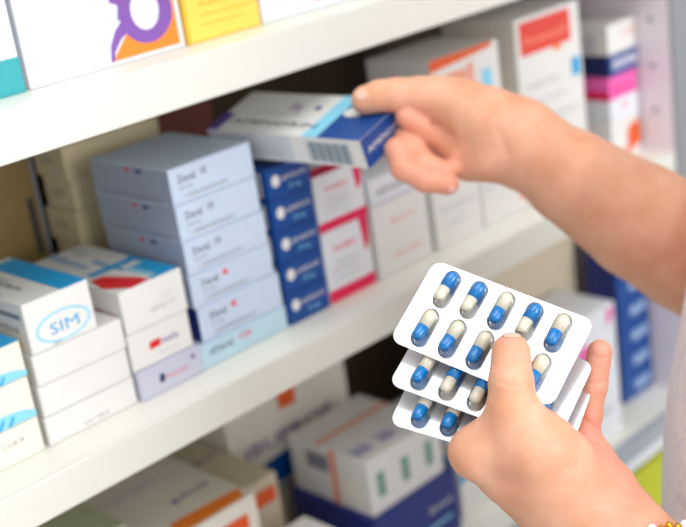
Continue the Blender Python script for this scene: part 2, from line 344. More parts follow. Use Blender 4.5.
carton('beige carton in the shade under the middle shelf on the right', 1.050, 1.226, .11, .22, zl, -.06, BG, [('F', 'rect', (.2, .3, .8, .5), LG)], flap=False)
carton('white carton with a pink corner beside the blue stack on the lower shelf', 1.075, 1.178, .02, .105, zl, -.158, WC,
       [('F', 'poly', [(.80, .84), (.95, .90), (.95, .97), (.84, .97)], MG), ('F', 'ell', (.32, .74, .16, .06), MG), ('F', 'rect', (.2, .2, .8, .23), LG)], flap=False)
Rg = 'blue cartons with pale labels on the lower shelf'
rl = ['lowest', 'second from the bottom', 'third from the bottom', 'third from the top', 'second from the top', 'topmost']
for i in range(6):
    carton('blue carton with pale lettering in the lower right stack, ' + rl[i], 1.230, 1.300, .05, .096, zl + .0355 * i, zl + .0355 * (i + 1), NB,
           [('F', 'rect', (.35, .30, .92, .72), mat('washed blue ink', (110, 150, 200), .5)), ('F', 'text', (.4, .36, .35, .45), 'Mg 10', W)], side={0: DB}, group=Rg, flap=False)
# green bin on the shelf below
mb = MB(); mb.box(0, 0, 0, .30, .20, .085, LM, bev=.004)
o = obj('storage_bin', mb.mesh('storage_bin')); o.location = (1.0 * S - .06, -.0, -.80 * S + Z0 + .2705); o['label'] = 'lime green bin front below the lower shelf'; o['category'] = 'bin'
o.location.z = -.80 * S + Z0 + .2705
mb = MB(); mb.box(0, .002, 0, .31, .205, .27, WC, bev=.002)
o2 = obj('white_crate', mb.mesh('white_crate')); o2.location = (1.0 * S - .065, 0, -.80 * S + Z0 + .0003); o2['label'] = 'pale crate under the lime green bin'; o2['category'] = 'crate'

# ------------------------------------------------------------------ the held box
A = np.array([[0.1141, 0.9581, -0.2626], [-0.9933, 0.1056, -0.0463], [-0.0167, 0.2661, 0.9638]])
O = np.array([0.6093, -0.0632, 0.1655 + Z0]); HL, HW, HH = .1583, .0619, .0245
# local frame of a carton: x = width, y = towards the back, z = up; front lower left corner is the origin
M = Matrix(((A[0, 1], -A[0, 0], A[0, 2]), (A[1, 1], -A[1, 0], A[1, 2]), (A[2, 1], -A[2, 0], A[2, 2]))).to_4x4()
hb = carton('white and blue medicine carton held between the fingers of the right hand', 0, HW, 0, HL, 0, HH, W,
    [('T', 'rect', (0, 0, 1, .265), NB), ('T', 'rect', (0, .265, 1, .36), LC), ('T', 'ell', (.62, .20, .12, .06), W), ('T', 'text', (.20, .90, .055, 1.45), 'AMINORIN', BK, 'R'), ('T', 'text', (.58, .62, .10, .2), '20 mg', VI, 'R'),
     ('T', 'rect', (.0, .93, .42, 1.0), VI), ('T', 'ell', (.66, .44, .05, .02), NB), ('T', 'text', (.46, .82, .035, .8), 'compresse', LG, 'R'),
     ('F', 'rect', (0, 0, 1, 1), NB), ('F', 'text', (.08, .42, .30, .84), 'AMINORIN', W), ('F', 'text', (.34, .12, .24, .34), '20 mg', LC),
     ('L', 'rect', (.97, 0, 1, 1), W), ('L', 'rect', (0, .0, .55, 1), mat('pale grey side panel', (206, 208, 214), .5)),  # pale grey tone on the rear part of the left face
     ('L', 'text', (.22, .6, .2, .28), 'Astellas', LG)] +
    [('L', 'rect', (.66 + .017 * j, .14, .66 + .017 * j + (.011 if j % 3 else .006), .84), mat('barcode ink', (116, 138, 156), .5)) for j in range(16)] +
    [('L', 'rect', (.2, .2 + .12 * j, .5, .24 + .12 * j), LG) for j in range(3)], metric=True, flapmat=NB)
hb.matrix_world = Matrix.Translation(Vector(O - A[:, 2] * HH)) @ M

# ------------------------------------------------------------------ blister packs
def clear_plastic():
    m = bpy.data.materials.new('clear blister plastic'); m.use_nodes = True; nt = m.node_tree
    for n in list(nt.nodes): nt.nodes.remove(n)
    out = nt.nodes.new('ShaderNodeOutputMaterial'); mx = nt.nodes.new('ShaderNodeMixShader'); t = nt.nodes.new('ShaderNodeBsdfTransparent'); g = nt.nodes.new('ShaderNodeBsdfGlossy')
    fr = nt.nodes.new('ShaderNodeLayerWeight'); fr.inputs['Blend'].default_value = .25; g.inputs['Roughness'].default_value = .08
    n = nt.nodes.new('ShaderNodeTexNoise'); n.inputs['Scale'].default_value = 350; tc = nt.nodes.new('ShaderNodeTexCoord'); bp = nt.nodes.new('ShaderNodeBump'); bp.inputs['Strength'].default_value = .25; bp.inputs['Distance'].default_value = .0006
    nt.links.new(tc.outputs['Object'], n.inputs['Vector']); nt.links.new(n.outputs['Fac'], bp.inputs['Height']); nt.links.new(bp.outputs['Normal'], g.inputs['Normal'])
    t.inputs['Color'].default_value = (.95, .96, .97, 1)
    nt.links.new(fr.outputs['Fresnel'], mx.inputs[0]); nt.links.new(t.outputs[0], mx.inputs[1]); nt.links.new(g.outputs[0], mx.inputs[2]); nt.links.new(mx.outputs[0], out.inputs[0])
    return m
CLR = clear_plastic()
def foil():
    m = mat('silver foil', (240, 241, 244), .24, metal=.75, noise=.01)
    nt = m.node_tree; b = nt.nodes['Principled BSDF']; tc = nt.nodes['Texture Coordinate']
    mp = nt.nodes.new('ShaderNodeMapping'); mp.inputs['Rotation'].default_value = (0, 0, math.radians(45))
    ch = nt.nodes.new('ShaderNodeTexChecker'); ch.inputs['Scale'].default_value = 900
    nt.links.new(tc.outputs['Object'], mp.inputs['Vector']); nt.links.new(mp.outputs[0], ch.inputs['Vector'])
    bp = nt.nodes.new('ShaderNodeBump'); bp.inputs['Strength'].default_value = .35; bp.inputs['Distance'].default_value = .0002
    nt.links.new(ch.outputs['Fac'], bp.inputs['Height']); nt.links.new(bp.outputs['Normal'], b.inputs['Normal'])
    return m
FOIL = foil()
BW, BH, PU_, PV_ = .105, .0595, .0182, .0282
def lathe_capsule(L, r, a0, a1, N=24, flat=False, ns=10):
    """capsule along local y between fractions; returns verts, faces. a0/a1: y-limits"""
    ys = []; h = L / 2 - r
    prof = []
    for i in range(ns + 1):
        t = -math.pi / 2 + i * math.pi / 2 / ns; prof.append((-h + r * math.sin(t), r * math.cos(t)))
    for i in range(ns + 1):
        t = i * math.pi / 2 / ns; prof.append((h + r * math.sin(t), r * math.cos(t)))
    prof = [(y, max(rr, 0)) for y, rr in prof if a0 - 1e-9 <= y <= a1 + 1e-9]
    if a0 > -L / 2: prof = [(a0, prof[0][1] * .9), (a0, prof[0][1])] + prof
    if a1 < L / 2: prof = prof + [(a1, prof[-1][1]), (a1, prof[-1][1] * .9)]
    bm = bmesh.new(); rings = []
    for y, rr in prof:
        if rr < 1e-6: rings.append([bm.verts.new((0, y, 0))])
        else: rings.append([bm.verts.new((rr * math.cos(2 * math.pi * k / N), y, rr * math.sin(2 * math.pi * k / N))) for k in range(N)])
    for a, b in zip(rings, rings[1:]):
        for k in range(N):
            if len(a) == 1 and len(b) == 1: continue
            if len(a) == 1: bm.faces.new([a[0], b[(k + 1) % N], b[k]])
            elif len(b) == 1: bm.faces.new([a[k], a[(k + 1) % N], b[0]])
            else: bm.faces.new([a[k], a[(k + 1) % N], b[(k + 1) % N], b[k]])
    bmesh.ops.recalc_face_normals(bm, faces=bm.faces)
    return bm
def fin(bm, name, m):
    me = bpy.data.meshes.new(name); bm.to_mesh(me); bm.free(); me.materials.append(m); me.polygons.foreach_set('use_smooth', [True] * len(me.polygons)); return me
CL, CRAD = .0215, .0039
body_me = fin(lathe_capsule(CL, CRAD - .00012, -CL / 2, .002), 'capsule', CC)
cap_me = fin(lathe_capsule(CL, CRAD + .00006, -.0010, CL / 2), 'capsule_cap', CB)
body_me2 = fin(lathe_capsule(CL, CRAD - .00012, -CL / 2, .002), 'capsule', CB)
cap_me2 = fin(lathe_capsule(CL, CRAD + .00006, -.0010, CL / 2), 'capsule_cap', CC)
def dome_mesh():
    bm = lathe_capsule(.0258, .0054, -.0129, .0129)
    for v in bm.verts: v.co.z *= 1.25
    kill = [v for v in bm.verts if v.co.z < -1e-5]; bmesh.ops.delete(bm, geom=kill, context='VERTS')
    return fin(bm, 'blister_bubble', CLR)
dome = dome_mesh()
def sheet_mesh():
    bm = bmesh.new(); r = .0068; pts = []
    for cx, cy, a in ((BW / 2 - r, BH / 2 - r, 0), (-BW / 2 + r, BH / 2 - r, 90), (-BW / 2 + r, -BH / 2 + r, 180), (BW / 2 - r, -BH / 2 + r, 270)):
        for i in range(9):
            t = math.radians(a + 90 * i / 8); pts.append((cx + r * math.cos(t), cy + r * math.sin(t)))
    f = bm.faces.new([bm.verts.new((x, y, .0003)) for x, y in pts])
    g = bmesh.ops.extrude_face_region(bm, geom=[f]); bmesh.ops.translate(bm, verts=[v for v in g['geom'] if isinstance(v, bmesh.types.BMVert)], vec=(0, 0, -.0006))
    bmesh.ops.recalc_face_normals(bm, faces=bm.faces)
    me = bpy.data.meshes.new('foil_sheet'); bm.to_mesh(me); bm.free(); me.materials.append(FOIL); return me
sheet = sheet_mesh()
Bm = np.array([[0.2256, 0.8295, -0.5109], [-0.9282, 0.0236, -0.3714], [-0.296, 0.558, 0.7752]]); Bc = np.array([0.5022, -0.2632, 0.0956 + Z0])
def pack(label, off, ang, pattern, mark=True, tilt=0.):
    r = obj('blister_pack', None); r['label'] = label; r['category'] = 'blister pack'; r['group'] = 'capsule blister packs fanned in the left hand'
    p = Bc + Bm @ np.array(off)
    r.matrix_world = Matrix.Translation(Vector(p)) @ Matrix(Bm.tolist()).to_4x4() @ Matrix.Rotation(ang, 4, 'Z') @ Matrix.Rotation(math.radians(-tilt), 4, 'X')
    obj('foil_sheet', sheet, r)
    for j in (0, 1):
        for i in range(5):
            x = (i - 2) * PU_; y = (.5 - j) * PV_
            bt = pattern[j][i]         # 'b' blue towards the top, 'c' cream towards the top
            tw_ = math.radians(-3 + random.uniform(-3, 3))
            c = obj('capsule', body_me if bt in 'b' else body_me2, r); c.location = (x, y, .0003 + CRAD + .0002); c.rotation_euler = (0, 0, tw_)
            cp = obj('capsule_cap', cap_me if bt == 'b' else cap_me2, c)
            cp['label'] = 'blue half of the capsule' if bt == 'b' else 'cream half of the capsule'
            d = obj('blister_bubble', dome, r); d.location = (x, y, .0003)
    if mark:
        vs, fs, tw = text_mesh('5/'); mb = MB(); bv = [mb.bm.verts.new((-BW / 2 + .0075 - v.y * .007 + .002, -.004 + v.x * .007, .00045)) for v in vs]
        mi = mb.mi(GY)
        for f in fs: mb.bm.faces.new([bv[k] for k in f]).material_index = mi
        obj('embossed_number', mb.mesh('embossed_number'), r)
    return r
pack('front blister pack, nearest the viewer, with two full rows of blue and cream capsules', (0, 0, 0), 0, ['bbcbc', 'cccbc'], False)
pack('middle blister pack of the fan, half hidden by the front one', (.0087, -.0206, -.0118), .0569, ['cbbcb', 'cbbcb'], tilt=9)
pack('rearmost blister pack at the bottom of the fan', (.0150, -.0360, -.0216), .1344, ['bcbcb', 'ccbcb'], tilt=9)
# ------------------------------------------------------------------ the person
def A_(px, py, d, r): return (*at(px, py, d), r)
def W_(x, y, z, r): return (x, y, z + Z0, r)
# left hand (holds the blister packs), palm towards the viewer
L_core = [
    [A_(512, 420, .692, .0135), A_(528, 445, .695, .0185), A_(548, 476, .703, .0235), A_(580, 515, .715, .0270)],       # thumb base to wrist
    [A_(474, 451, .702, .0126), A_(508, 468, .710, .0200), A_(556, 502, .720, .0250), A_(601, 537, .722, .0268)],        # index knuckle to wrist
    [A_(575, 437, .728, .0120), A_(588, 462, .726, .0160), A_(603, 492, .722, .0200), A_(622, 528, .722, .0225)],        # little finger side
    [A_(545, 440, .745, .0120), A_(575, 480, .735, .0200), A_(600, 520, .725, .0230)],
    [A_(524, 424, .690, .0135), A_(545, 446, .692, .0180), A_(563, 462, .700, .0185), A_(590, 500, .712, .0220)],
    [A_(474, 453, .702, .0125), A_(491, 442, .698, .0138), A_(522, 446, .696, .0180)],
]
L_fore = [[A_(601, 536, .722, .0262), A_(623, 555, .722, .0270), A_(679, 599, .710, .0310), W_(.525, -.44, -.150, .040), W_(.535, -.48, -.195, .042), W_(.565, -.475, -.06, .045), W_(.61, -.46, .08, .056)],
          [A_(622, 528, .722, .0215), A_(640, 548, .722, .0240), A_(690, 596, .712, .0290), W_(.530, -.44, -.150, .038)]]
L_fing = [
    [A_(511, 353, .6985, .0112), A_(511, 383, .690, .0124), A_(512, 402, .690, .0126), A_(514, 424, .692, .0140)],        # thumb
    [A_(476, 455, .706, .0122), A_(470, 440, .735, .0110), A_(478, 420, .758, .0100), A_(492, 392, .762, .0088), A_(512, 365, .752, .0080)],         # index, behind
    [A_(520, 446, .748, .0105), A_(528, 405, .752, .0095), A_(538, 370, .748, .0088), A_(545, 345, .744, .0080)],         # middle, behind
    [A_(556, 440, .742, .0100), A_(556, 400, .742, .0092), A_(560, 372, .738, .0085), A_(562, 352, .735, .0078)],         # ring, behind
    [A_(583, 436, .727, .0094), A_(587, 415, .7245, .0086), A_(593, 385, .722, .0082), A_(600, 352, .718, .0073)],        # little
]
# right hand (pinches the carton)
R_core = [
    [A_(440, 98, 0.9270, .0145), A_(462, 106, 0.9200, .0205), A_(488, 121, 0.9100, .0255), A_(520, 138, 0.9170, .0290)],
    [A_(462, 132, 0.9400, .0155), A_(485, 140, 0.9230, .0200), A_(515, 146, 0.9220, .0265)],
    [A_(450, 148, 0.9450, .0140), A_(478, 150, 0.9270, .0180)],
    [A_(470, 160, 0.9230, .0165), A_(490, 154, 0.9150, .0205), A_(516, 152, 0.9220, .0250)],
]
R_fore = [[A_(518, 138, .917, .0280), A_(545, 158, .921, .0308), A_(570, 176, .927, .0358), A_(640, 221, .95, .0450), A_(690, 250, .965, .049), A_(770, 300, .98, .047), W_(.90, -.33, .03, .050), W_(.95, -.46, .09, .058)]]
R_fing = [
    [A_(366, 100, 0.9325, .0112), A_(380, 96, 0.9290, .0118), A_(396, 95, 0.9270, .0128), A_(420, 95, 0.9260, .0136), A_(445, 100, 0.9260, .0160)],  # thumb
    [A_(407, 116, 0.9260, .0090), A_(426, 127, 0.9300, .0100), A_(450, 143, 0.9330, .0110), A_(464, 140, 0.9330, .012)],                      # index
    [A_(446, 172, 0.9130, .0078), A_(424, 163, 0.9210, .0085), A_(407, 139, 0.9370, .0102), A_(450, 134, 0.9450, .0112)],                     # middle
    [A_(448, 184, 0.9080, .0082), A_(425, 180, 0.9100, .0090), A_(403, 168, 0.9170, .0092), A_(397, 150, 0.9280, .0095), A_(440, 138, 0.9470, .010)],  # ring
]
T_core = [[W_(.61, -.46, .08, .056), W_(.72, -.47, .115, .062), W_(.78, -.47, .12, .066), W_(.84, -.47, .115, .062), W_(.95, -.46, .09, .058)],
          [W_(0.780, -0.470, .12, .062), W_(0.780, -0.460, .19, .052), W_(0.780, -0.445, .25, .052)],
          [W_(0.780, -0.440, .315, .086), W_(0.780, -0.425, .335, .088)], [W_(0.780, -0.395, .245, .045), W_(0.780, -0.400, .27, .06)], [W_(0.780, -0.342, .292, .010), W_(0.780, -0.354, .318, .007)],
          [W_(0.692, -0.440, .295, .014), W_(0.692, -0.445, .315, .016)], [W_(0.868, -0.440, .295, .014), W_(0.868, -0.445, .315, .016)], [W_(0.760, -0.352, .262, .008), W_(0.800, -0.352, .262, .008)]]
CREASE = [   # polylines pressed into the skin: points, width, depth
    ([A_(500, 383, .679, 0), A_(512, 386, .677, 0), A_(525, 384, .679, 0)], .0012, .0005),
    ([A_(536, 394, .690, 0), A_(528, 408, .680, 0), A_(521, 418, .676, 0)], .0018, .0012),
    ([A_(583, 382, .713, 0), A_(594, 384, .713, 0), A_(604, 381, .716, 0)], .0013, .0008),
    ([A_(573, 413, .715, 0), A_(586, 421, .714, 0), A_(600, 430, .716, 0)], .0016, .0012),
    ([A_(589, 355, .711, 0), A_(600, 359, .710, 0), A_(609, 356, .712, 0)], .0010, .0005),
    ([A_(572, 424, .716, 0), A_(582, 434, .711, 0), A_(600, 438, .712, 0)], .0014, .0010),
    ([A_(572, 428, .712, 0), A_(590, 452, .703, 0), A_(597, 480, .700, 0), A_(622, 496, .703, 0), A_(640, 502, .708, 0)], .0018, .0010),
    ([A_(556, 430, .700, 0), A_(562, 445, .690, 0), A_(560, 462, .684, 0)], .0013, .0008),
    ([A_(566, 434, .700, 0), A_(571, 450, .690, 0), A_(568, 466, .685, 0)], .0013, .0008),
    ([A_(590, 500, .700, 0), A_(612, 508, .700, 0), A_(640, 516, .705, 0)], .0015, .0007),
    ([A_(432, 118, 0.923, 0), A_(446, 136, 0.910, 0), A_(452, 148, 0.908, 0)], .0030, .0030),
    ([A_(390, 83, 0.930, 0), A_(394, 92, 0.926, 0), A_(394, 101, 0.927, 0)], .0012, .0004),
    ([A_(413, 176, 0.905, 0), A_(417, 184, 0.901, 0), A_(415, 191, 0.902, 0)], .0013, .0007),
    ([A_(432, 173, 0.905, 0), A_(434, 183, 0.899, 0), A_(432, 193, 0.901, 0)], .0013, .0010),
    ([A_(505, 100, 0.880, 0), A_(500, 130, 0.873, 0), A_(506, 160, 0.875, 0)], .004, .0010),
]
def seg(P, a, b):
    a = np.array(a, np.float32); b = np.array(b, np.float32); ba = b[:3] - a[:3]; pa = P - a[:3]
    t = np.clip(pa @ ba / max(float(ba @ ba), 1e-12), 0, 1)
    q = pa - t[:, None] * ba
    return np.sqrt(np.einsum('ij,ij->i', q, q)), t
def cone(P, a, b):
    d, t = seg(P, a, b); return d - (a[3] + (b[3] - a[3]) * t)
def smin(a, b, k):
    h = np.clip(.5 + .5 * (b - a) / k, 0, 1); return b + (a - b) * h - k * h * (1 - h)
def chain(P, c, k):
    d = None
    for a, b in zip(c, c[1:]):
        e = cone(P, a, b); d = e if d is None else smin(d, e, k)
    return d
def near(P, c, m):
    lo = P.min(0) - m; hi = P.max(0) + m
    return any(all(lo[i] - q[3] < q[i] < hi[i] + q[3] for i in range(3)) for q in c) or any(all(min(a[i], b[i]) - a[3] - m < hi[i] and max(a[i], b[i]) + a[3] + m > lo[i] for i in range(3)) for a, b in zip(c, c[1:]))
def skin_sdf(P, fine=True):
    P = P.astype(np.float32); d = np.full(len(P), 9., np.float32)
    core = []
    for grp, k in ((L_core + L_fore, .010), (R_core + R_fore, .010), (T_core, .018)):
        g = None
        for c in grp:
            e = chain(P, c, .003); g = e if g is None else smin(g, e, k)
        core.append(g)
    core_d = smin(smin(core[0], core[2], .01), core[1], .01)
    d = core_d
    for grp in (L_fing, R_fing):
        for n, c in enumerate(grp):
            f = chain(P, c, .003); d = np.minimum(d, smin(core_d, f, .009 if n == 0 else .006))
    if fine:
        for pts, w, dep in CREASE:
            q = np.array([p[:3] for p in pts]); ok = np.where(((P > q.min(0) - 3 * w) & (P < q.max(0) + 3 * w)).all(1))[0]
            if not len(ok): continue
            m = None; Pk = P[ok]
            for a, b in zip(pts, pts[1:]):
                e, t = seg(Pk, a, b); m = e if m is None else np.minimum(m, e)
            d[ok] += dep * np.exp(-(m / w) ** 2)
    return d
def grad(P, f, e=.0005):
    g = np.stack([f(P + np.eye(3, dtype=np.float32)[i] * e) - f(P - np.eye(3, dtype=np.float32)[i] * e) for i in range(3)], 1)
    return g / np.maximum(np.linalg.norm(g, axis=1, keepdims=True), 1e-9)
def project(P, f, n=3):
    for _ in range(n):
        g = grad(P, f); P = P - g * np.clip(f(P), -.003, .003)[:, None]
    return P
def lay(c):
    q = np.array([p[:3] for p in c[0]]); t = np.linspace(0, len(q) - 1, 4 * (len(q) - 1) + 1)
    q = np.stack([np.interp(t, np.arange(len(q)), q[:, i]) for i in range(3)], 1)
    for _ in range(10): q = project(q, lambda P: skin_sdf(P, False), 1)
    return [(*p, 0) for p in q], c[1] * .75, c[2] * 1.1
def nets(f, lo, hi, h, band, B=8):
    """sparse surface nets of f over the box lo..hi with cell h; quads on a dense sign field"""
    lo = np.array(lo); n = np.ceil((np.array(hi) - lo) / h / B).astype(int) * B
    nb = n // B
    bc = np.stack(np.meshgrid(*[np.arange(k) for k in nb], indexing='ij'), -1).reshape(-1, 3)
    cen = lo + (bc + .5) * B * h
    dv = np.concatenate([f(c) for c in np.array_split(cen, max(1, len(cen) // 200000))])
    F = np.repeat(np.repeat(np.repeat(np.where(dv < 0, -1, 1).astype(np.float32).reshape(nb), B, 0), B, 1), B, 2)
    act = np.where(np.abs(dv) < B * h * .87 + band)[0]
    loc = np.stack(np.meshgrid(*[np.arange(B)] * 3, indexing='ij'), -1).reshape(-1, 3)
    for ch in np.array_split(act, max(1, len(act) // 400)):
        idx = (bc[ch][:, None, :] * B + loc[None]).reshape(-1, 3)
        v = f(lo + idx * h); F[idx[:, 0], idx[:, 1], idx[:, 2]] = v
    s = F < 0
    # cells with a sign change
    c = s[:-1, :-1, :-1].astype(np.int8)
    tot = np.zeros(c.shape, np.int8)
    for i in (0, 1):
        for j in (0, 1):
            for k in (0, 1): tot += s[i:i + c.shape[0], j:j + c.shape[1], k:k + c.shape[2]]
    cell = np.argwhere((tot > 0) & (tot < 8)); ids = np.full(c.shape, -1, np.int32); ids[tuple(cell.T)] = np.arange(len(cell))
    acc = np.zeros((len(cell), 3)); cnt = np.zeros(len(cell))
    cor = [(i, j, k) for i in (0, 1) for j in (0, 1) for k in (0, 1)]
    val = {q: F[cell[:, 0] + q[0], cell[:, 1] + q[1], cell[:, 2] + q[2]] for q in cor}
    for q in cor:
        for ax in range(3):
            if q[ax]: continue
            r = list(q); r[ax] = 1; r = tuple(r); a, b = val[q], val[r]; m = (a < 0) != (b < 0)
            t = np.where(m, a / np.where(m, a - b, 1), 0); p = np.array(q, float) + np.zeros((len(cell), 3)); p[:, ax] = t
            acc[m] += p[m]; cnt[m] += 1
    V = lo + (cell + acc / cnt[:, None]) * h
    Q = []
    for ax in range(3):
        o1, o2 = [a for a in range(3) if a != ax]
        sl0 = [slice(None)] * 3; sl1 = [slice(None)] * 3; sl0[ax] = slice(None, -1); sl1[ax] = slice(1, None)
        ch = s[tuple(sl0)] != s[tuple(sl1)]; e = np.argwhere(ch)
        e = e[(e[:, o1] > 0) & (e[:, o2] > 0) & (e[:, o1] < ids.shape[o1]) & (e[:, o2] < ids.shape[o2])]
        ins = s[e[:, 0], e[:, 1], e[:, 2]]
        q = []
        for da, db in ((0, 0), (1, 0), (1, 1), (0, 1)):
            w = e.copy(); w[:, o1] -= da; w[:, o2] -= db; q.append(ids[w[:, 0], w[:, 1], w[:, 2]])
        q = np.stack(q, 1); flip = ins if ax != 1 else ~ins
        q[~flip] = q[~flip][:, ::-1]; q = q[(q >= 0).all(1)]
        Q.append(q)
    return V, np.concatenate(Q)
def to_mesh(name, V, Q, m):
    me = bpy.data.meshes.new(name); me.vertices.add(len(V)); me.vertices.foreach_set('co', V.astype(np.float32).ravel())
    me.loops.add(Q.size); me.loops.foreach_set('vertex_index', Q.astype(np.int32).ravel())
    me.polygons.add(len(Q)); me.polygons.foreach_set('loop_start', np.arange(0, Q.size, 4, dtype=np.int32)); me.polygons.foreach_set('loop_total', np.full(len(Q), 4, np.int32))
    me.update(calc_edges=True); me.validate(); me.materials.append(m); me.polygons.foreach_set('use_smooth', [True] * len(me.polygons)); return me

def skin_mat():
    m = bpy.data.materials.new('skin'); m.use_nodes = True; nt = m.node_tree; b = nt.nodes['Principled BSDF']
    tc = nt.nodes.new('ShaderNodeTexCoord'); n = nt.nodes.new('ShaderNodeTexNoise'); n.inputs['Scale'].default_value = 45; n.inputs['Detail'].default_value = 5
    nt.links.new(tc.outputs['Object'], n.inputs['Vector'])
    r = nt.nodes.new('ShaderNodeValToRGB'); r.color_ramp.elements[0].position = .3; r.color_ramp.elements[1].position = .7
    r.color_ramp.elements[0].color = (*lin((224, 160, 126)), 1); r.color_ramp.elements[1].color = (*lin((238, 184, 153)), 1)
    nt.links.new(n.outputs['Fac'], r.inputs[0])
    at_ = nt.nodes.new('ShaderNodeAttribute'); at_.attribute_name = 'flush'
    mx = nt.nodes.new('ShaderNodeMix'); mx.data_type = 'RGBA'; nt.links.new(at_.outputs['Fac'], mx.inputs[0]); nt.links.new(r.outputs[0], mx.inputs[6]); mx.inputs[7].default_value = (*lin((238, 150, 132)), 1)
    nt.links.new(mx.outputs[2], b.inputs['Base Color'])
    b.inputs['Subsurface Weight'].default_value = .35; b.inputs['Subsurface Radius'].default_value = (1, .35, .2); b.inputs['Subsurface Scale'].default_value = .006
    b.inputs['Roughness'].default_value = .48; b.inputs['Specular IOR Level'].default_value = .4
    v = nt.nodes.new('ShaderNodeTexVoronoi'); v.inputs['Scale'].default_value = 900; nt.links.new(tc.outputs['Object'], v.inputs['Vector'])
    n3 = nt.nodes.new('ShaderNodeTexNoise'); n3.inputs['Scale'].default_value = 160; nt.links.new(tc.outputs['Object'], n3.inputs['Vector'])
    ad = nt.nodes.new('ShaderNodeMath'); ad.operation = 'ADD'; nt.links.new(v.outputs['Distance'], ad.inputs[0]); nt.links.new(n3.outputs['Fac'], ad.inputs[1])
    bp = nt.nodes.new('ShaderNodeBump'); bp.inputs['Strength'].default_value = .25; bp.inputs['Distance'].default_value = .0005
    nt.links.new(ad.outputs[0], bp.inputs['Height']); nt.links.new(bp.outputs['Normal'], b.inputs['Normal'])
    return m
SKIN = skin_mat()
pts = np.array([q[:3] for g in (L_core + L_fore, L_fing, R_core + R_fore, R_fing, T_core) for c in g for q in c])
CREASE = [lay(c) for c in CREASE]
V, Q = nets(lambda P: skin_sdf(P, False), pts.min(0) - .1, pts.max(0) + .1, .0020, .002)
out = []
for c in np.array_split(V, max(1, len(V) // 60000)): out.append(project(c, skin_sdf, 2))
V = np.concatenate(out)
def refine(V, Q, c, r):
    me = to_mesh('tmp', V, Q, SKIN); bm = bmesh.new(); bm.from_mesh(me); bpy.data.meshes.remove(me); c = Vector(c)
    es = [e for e in bm.edges if (e.verts[0].co - c).length < r and (e.verts[1].co - c).length < r]
    bmesh.ops.subdivide_edges(bm, edges=es, cuts=1, use_grid_fill=True)
    for f in [f for f in bm.faces if len(f.verts) > 4]: bmesh.ops.triangulate(bm, faces=[f])
    return bm
person = obj('person', None); person['label'] = 'person in a pale coat pulling out a carton and holding blister packs'; person['category'] = 'person'
person.location = (.81, -.50, 0)
bm = refine(V, Q, at(560, 440, .70), .080)
V = np.array([v.co[:] for v in bm.verts]); near_ = np.linalg.norm(V - at(560, 440, .70), axis=1) < .084
V[near_] = project(V[near_], skin_sdf, 2)
for v, c in zip(bm.verts, V - np.array([.81, -.50, 0])): v.co = c
me = bpy.data.meshes.new('body'); bm.to_mesh(me); bm.free(); me.materials.append(SKIN); me.polygons.foreach_set('use_smooth', [True] * len(me.polygons))
sk = obj('body', me, person)
# redder fingertips and palm: the skin's own colour
fl = np.zeros(len(V))
for g, c_, r_, w_ in ((L_fing, 4, .035, .6), (R_fing, 1, .03, .6), (R_fing, 2, .03, .6), (R_fing, 3, .03, .6)):
    for q in g[c_]:
        fl = np.maximum(fl, w_ * np.exp(-(np.linalg.norm(V - np.array(q[:3]), axis=1) / .016) ** 2))
for q, r_, w_ in ((at(610, 468, .715), .028, .6), (at(585, 430, .715), .02, .7), (at(478, 160, .95), .03, .6), (at(460, 434, .715), .014, .6), (at(366, 105, .985), .012, .4), (at(511, 345, .69), .012, .3)):
    fl = np.maximum(fl, w_ * np.exp(-(np.linalg.norm(V - q, axis=1) / r_) ** 2))
a = sk.data.attributes.new('flush', 'FLOAT', 'POINT'); a.data.foreach_set('value', fl.astype(np.float32))

def nail(c, ulen, nrm, L, Wd, label=None):
    c = np.array(c); u = np.array(ulen); u = u / np.linalg.norm(u); n = np.array(nrm); n = n - u * (n @ u); n /= np.linalg.norm(n); v = np.cross(n, u)
    N = 9; g = np.linspace(-1, 1, N); P = []
    for s_ in g:
        for t_ in g:
            k = math.sqrt(max(0, 1 - .42 * t_ * t_)) ; P.append(c + u * (s_ * L / 2 * k) + v * (t_ * Wd / 2 * math.sqrt(1 - .35 * s_ * s_)) + n * .004)
    P = project(np.array(P), skin_sdf, 8); G = grad(P, skin_sdf); P = P + G * .00035
    Q_ = np.array([[i * N + j, i * N + j + 1, (i + 1) * N + j + 1, (i + 1) * N + j] for i in range(N - 1) for j in range(N - 1)])
    me = to_mesh('fingernail', P - np.array([.81, -.50, 0]), Q_, NAIL); o = obj('fingernail', me, person)
    md = o.modifiers.new('s', 'SOLIDIFY'); md.thickness = .0005; md.offset = 0
    return o
cx, cy, cz = RN[:, 0], RN[:, 1], RN[:, 2]
nail(at(359, 97.5, .9235), -cx + .15 * cy - .3 * cz, cz * .8 + cy * .45, .0125, .0115)
nail(at(511, 337, .698), cy * .45 - cz, cy * 1. + cz * .32, .011, .0135)
nail(at(455, 186, .903), cx * 1. - .1 * cy, -cy * .6 + cz * .2 + cx * .4, .009, .009)

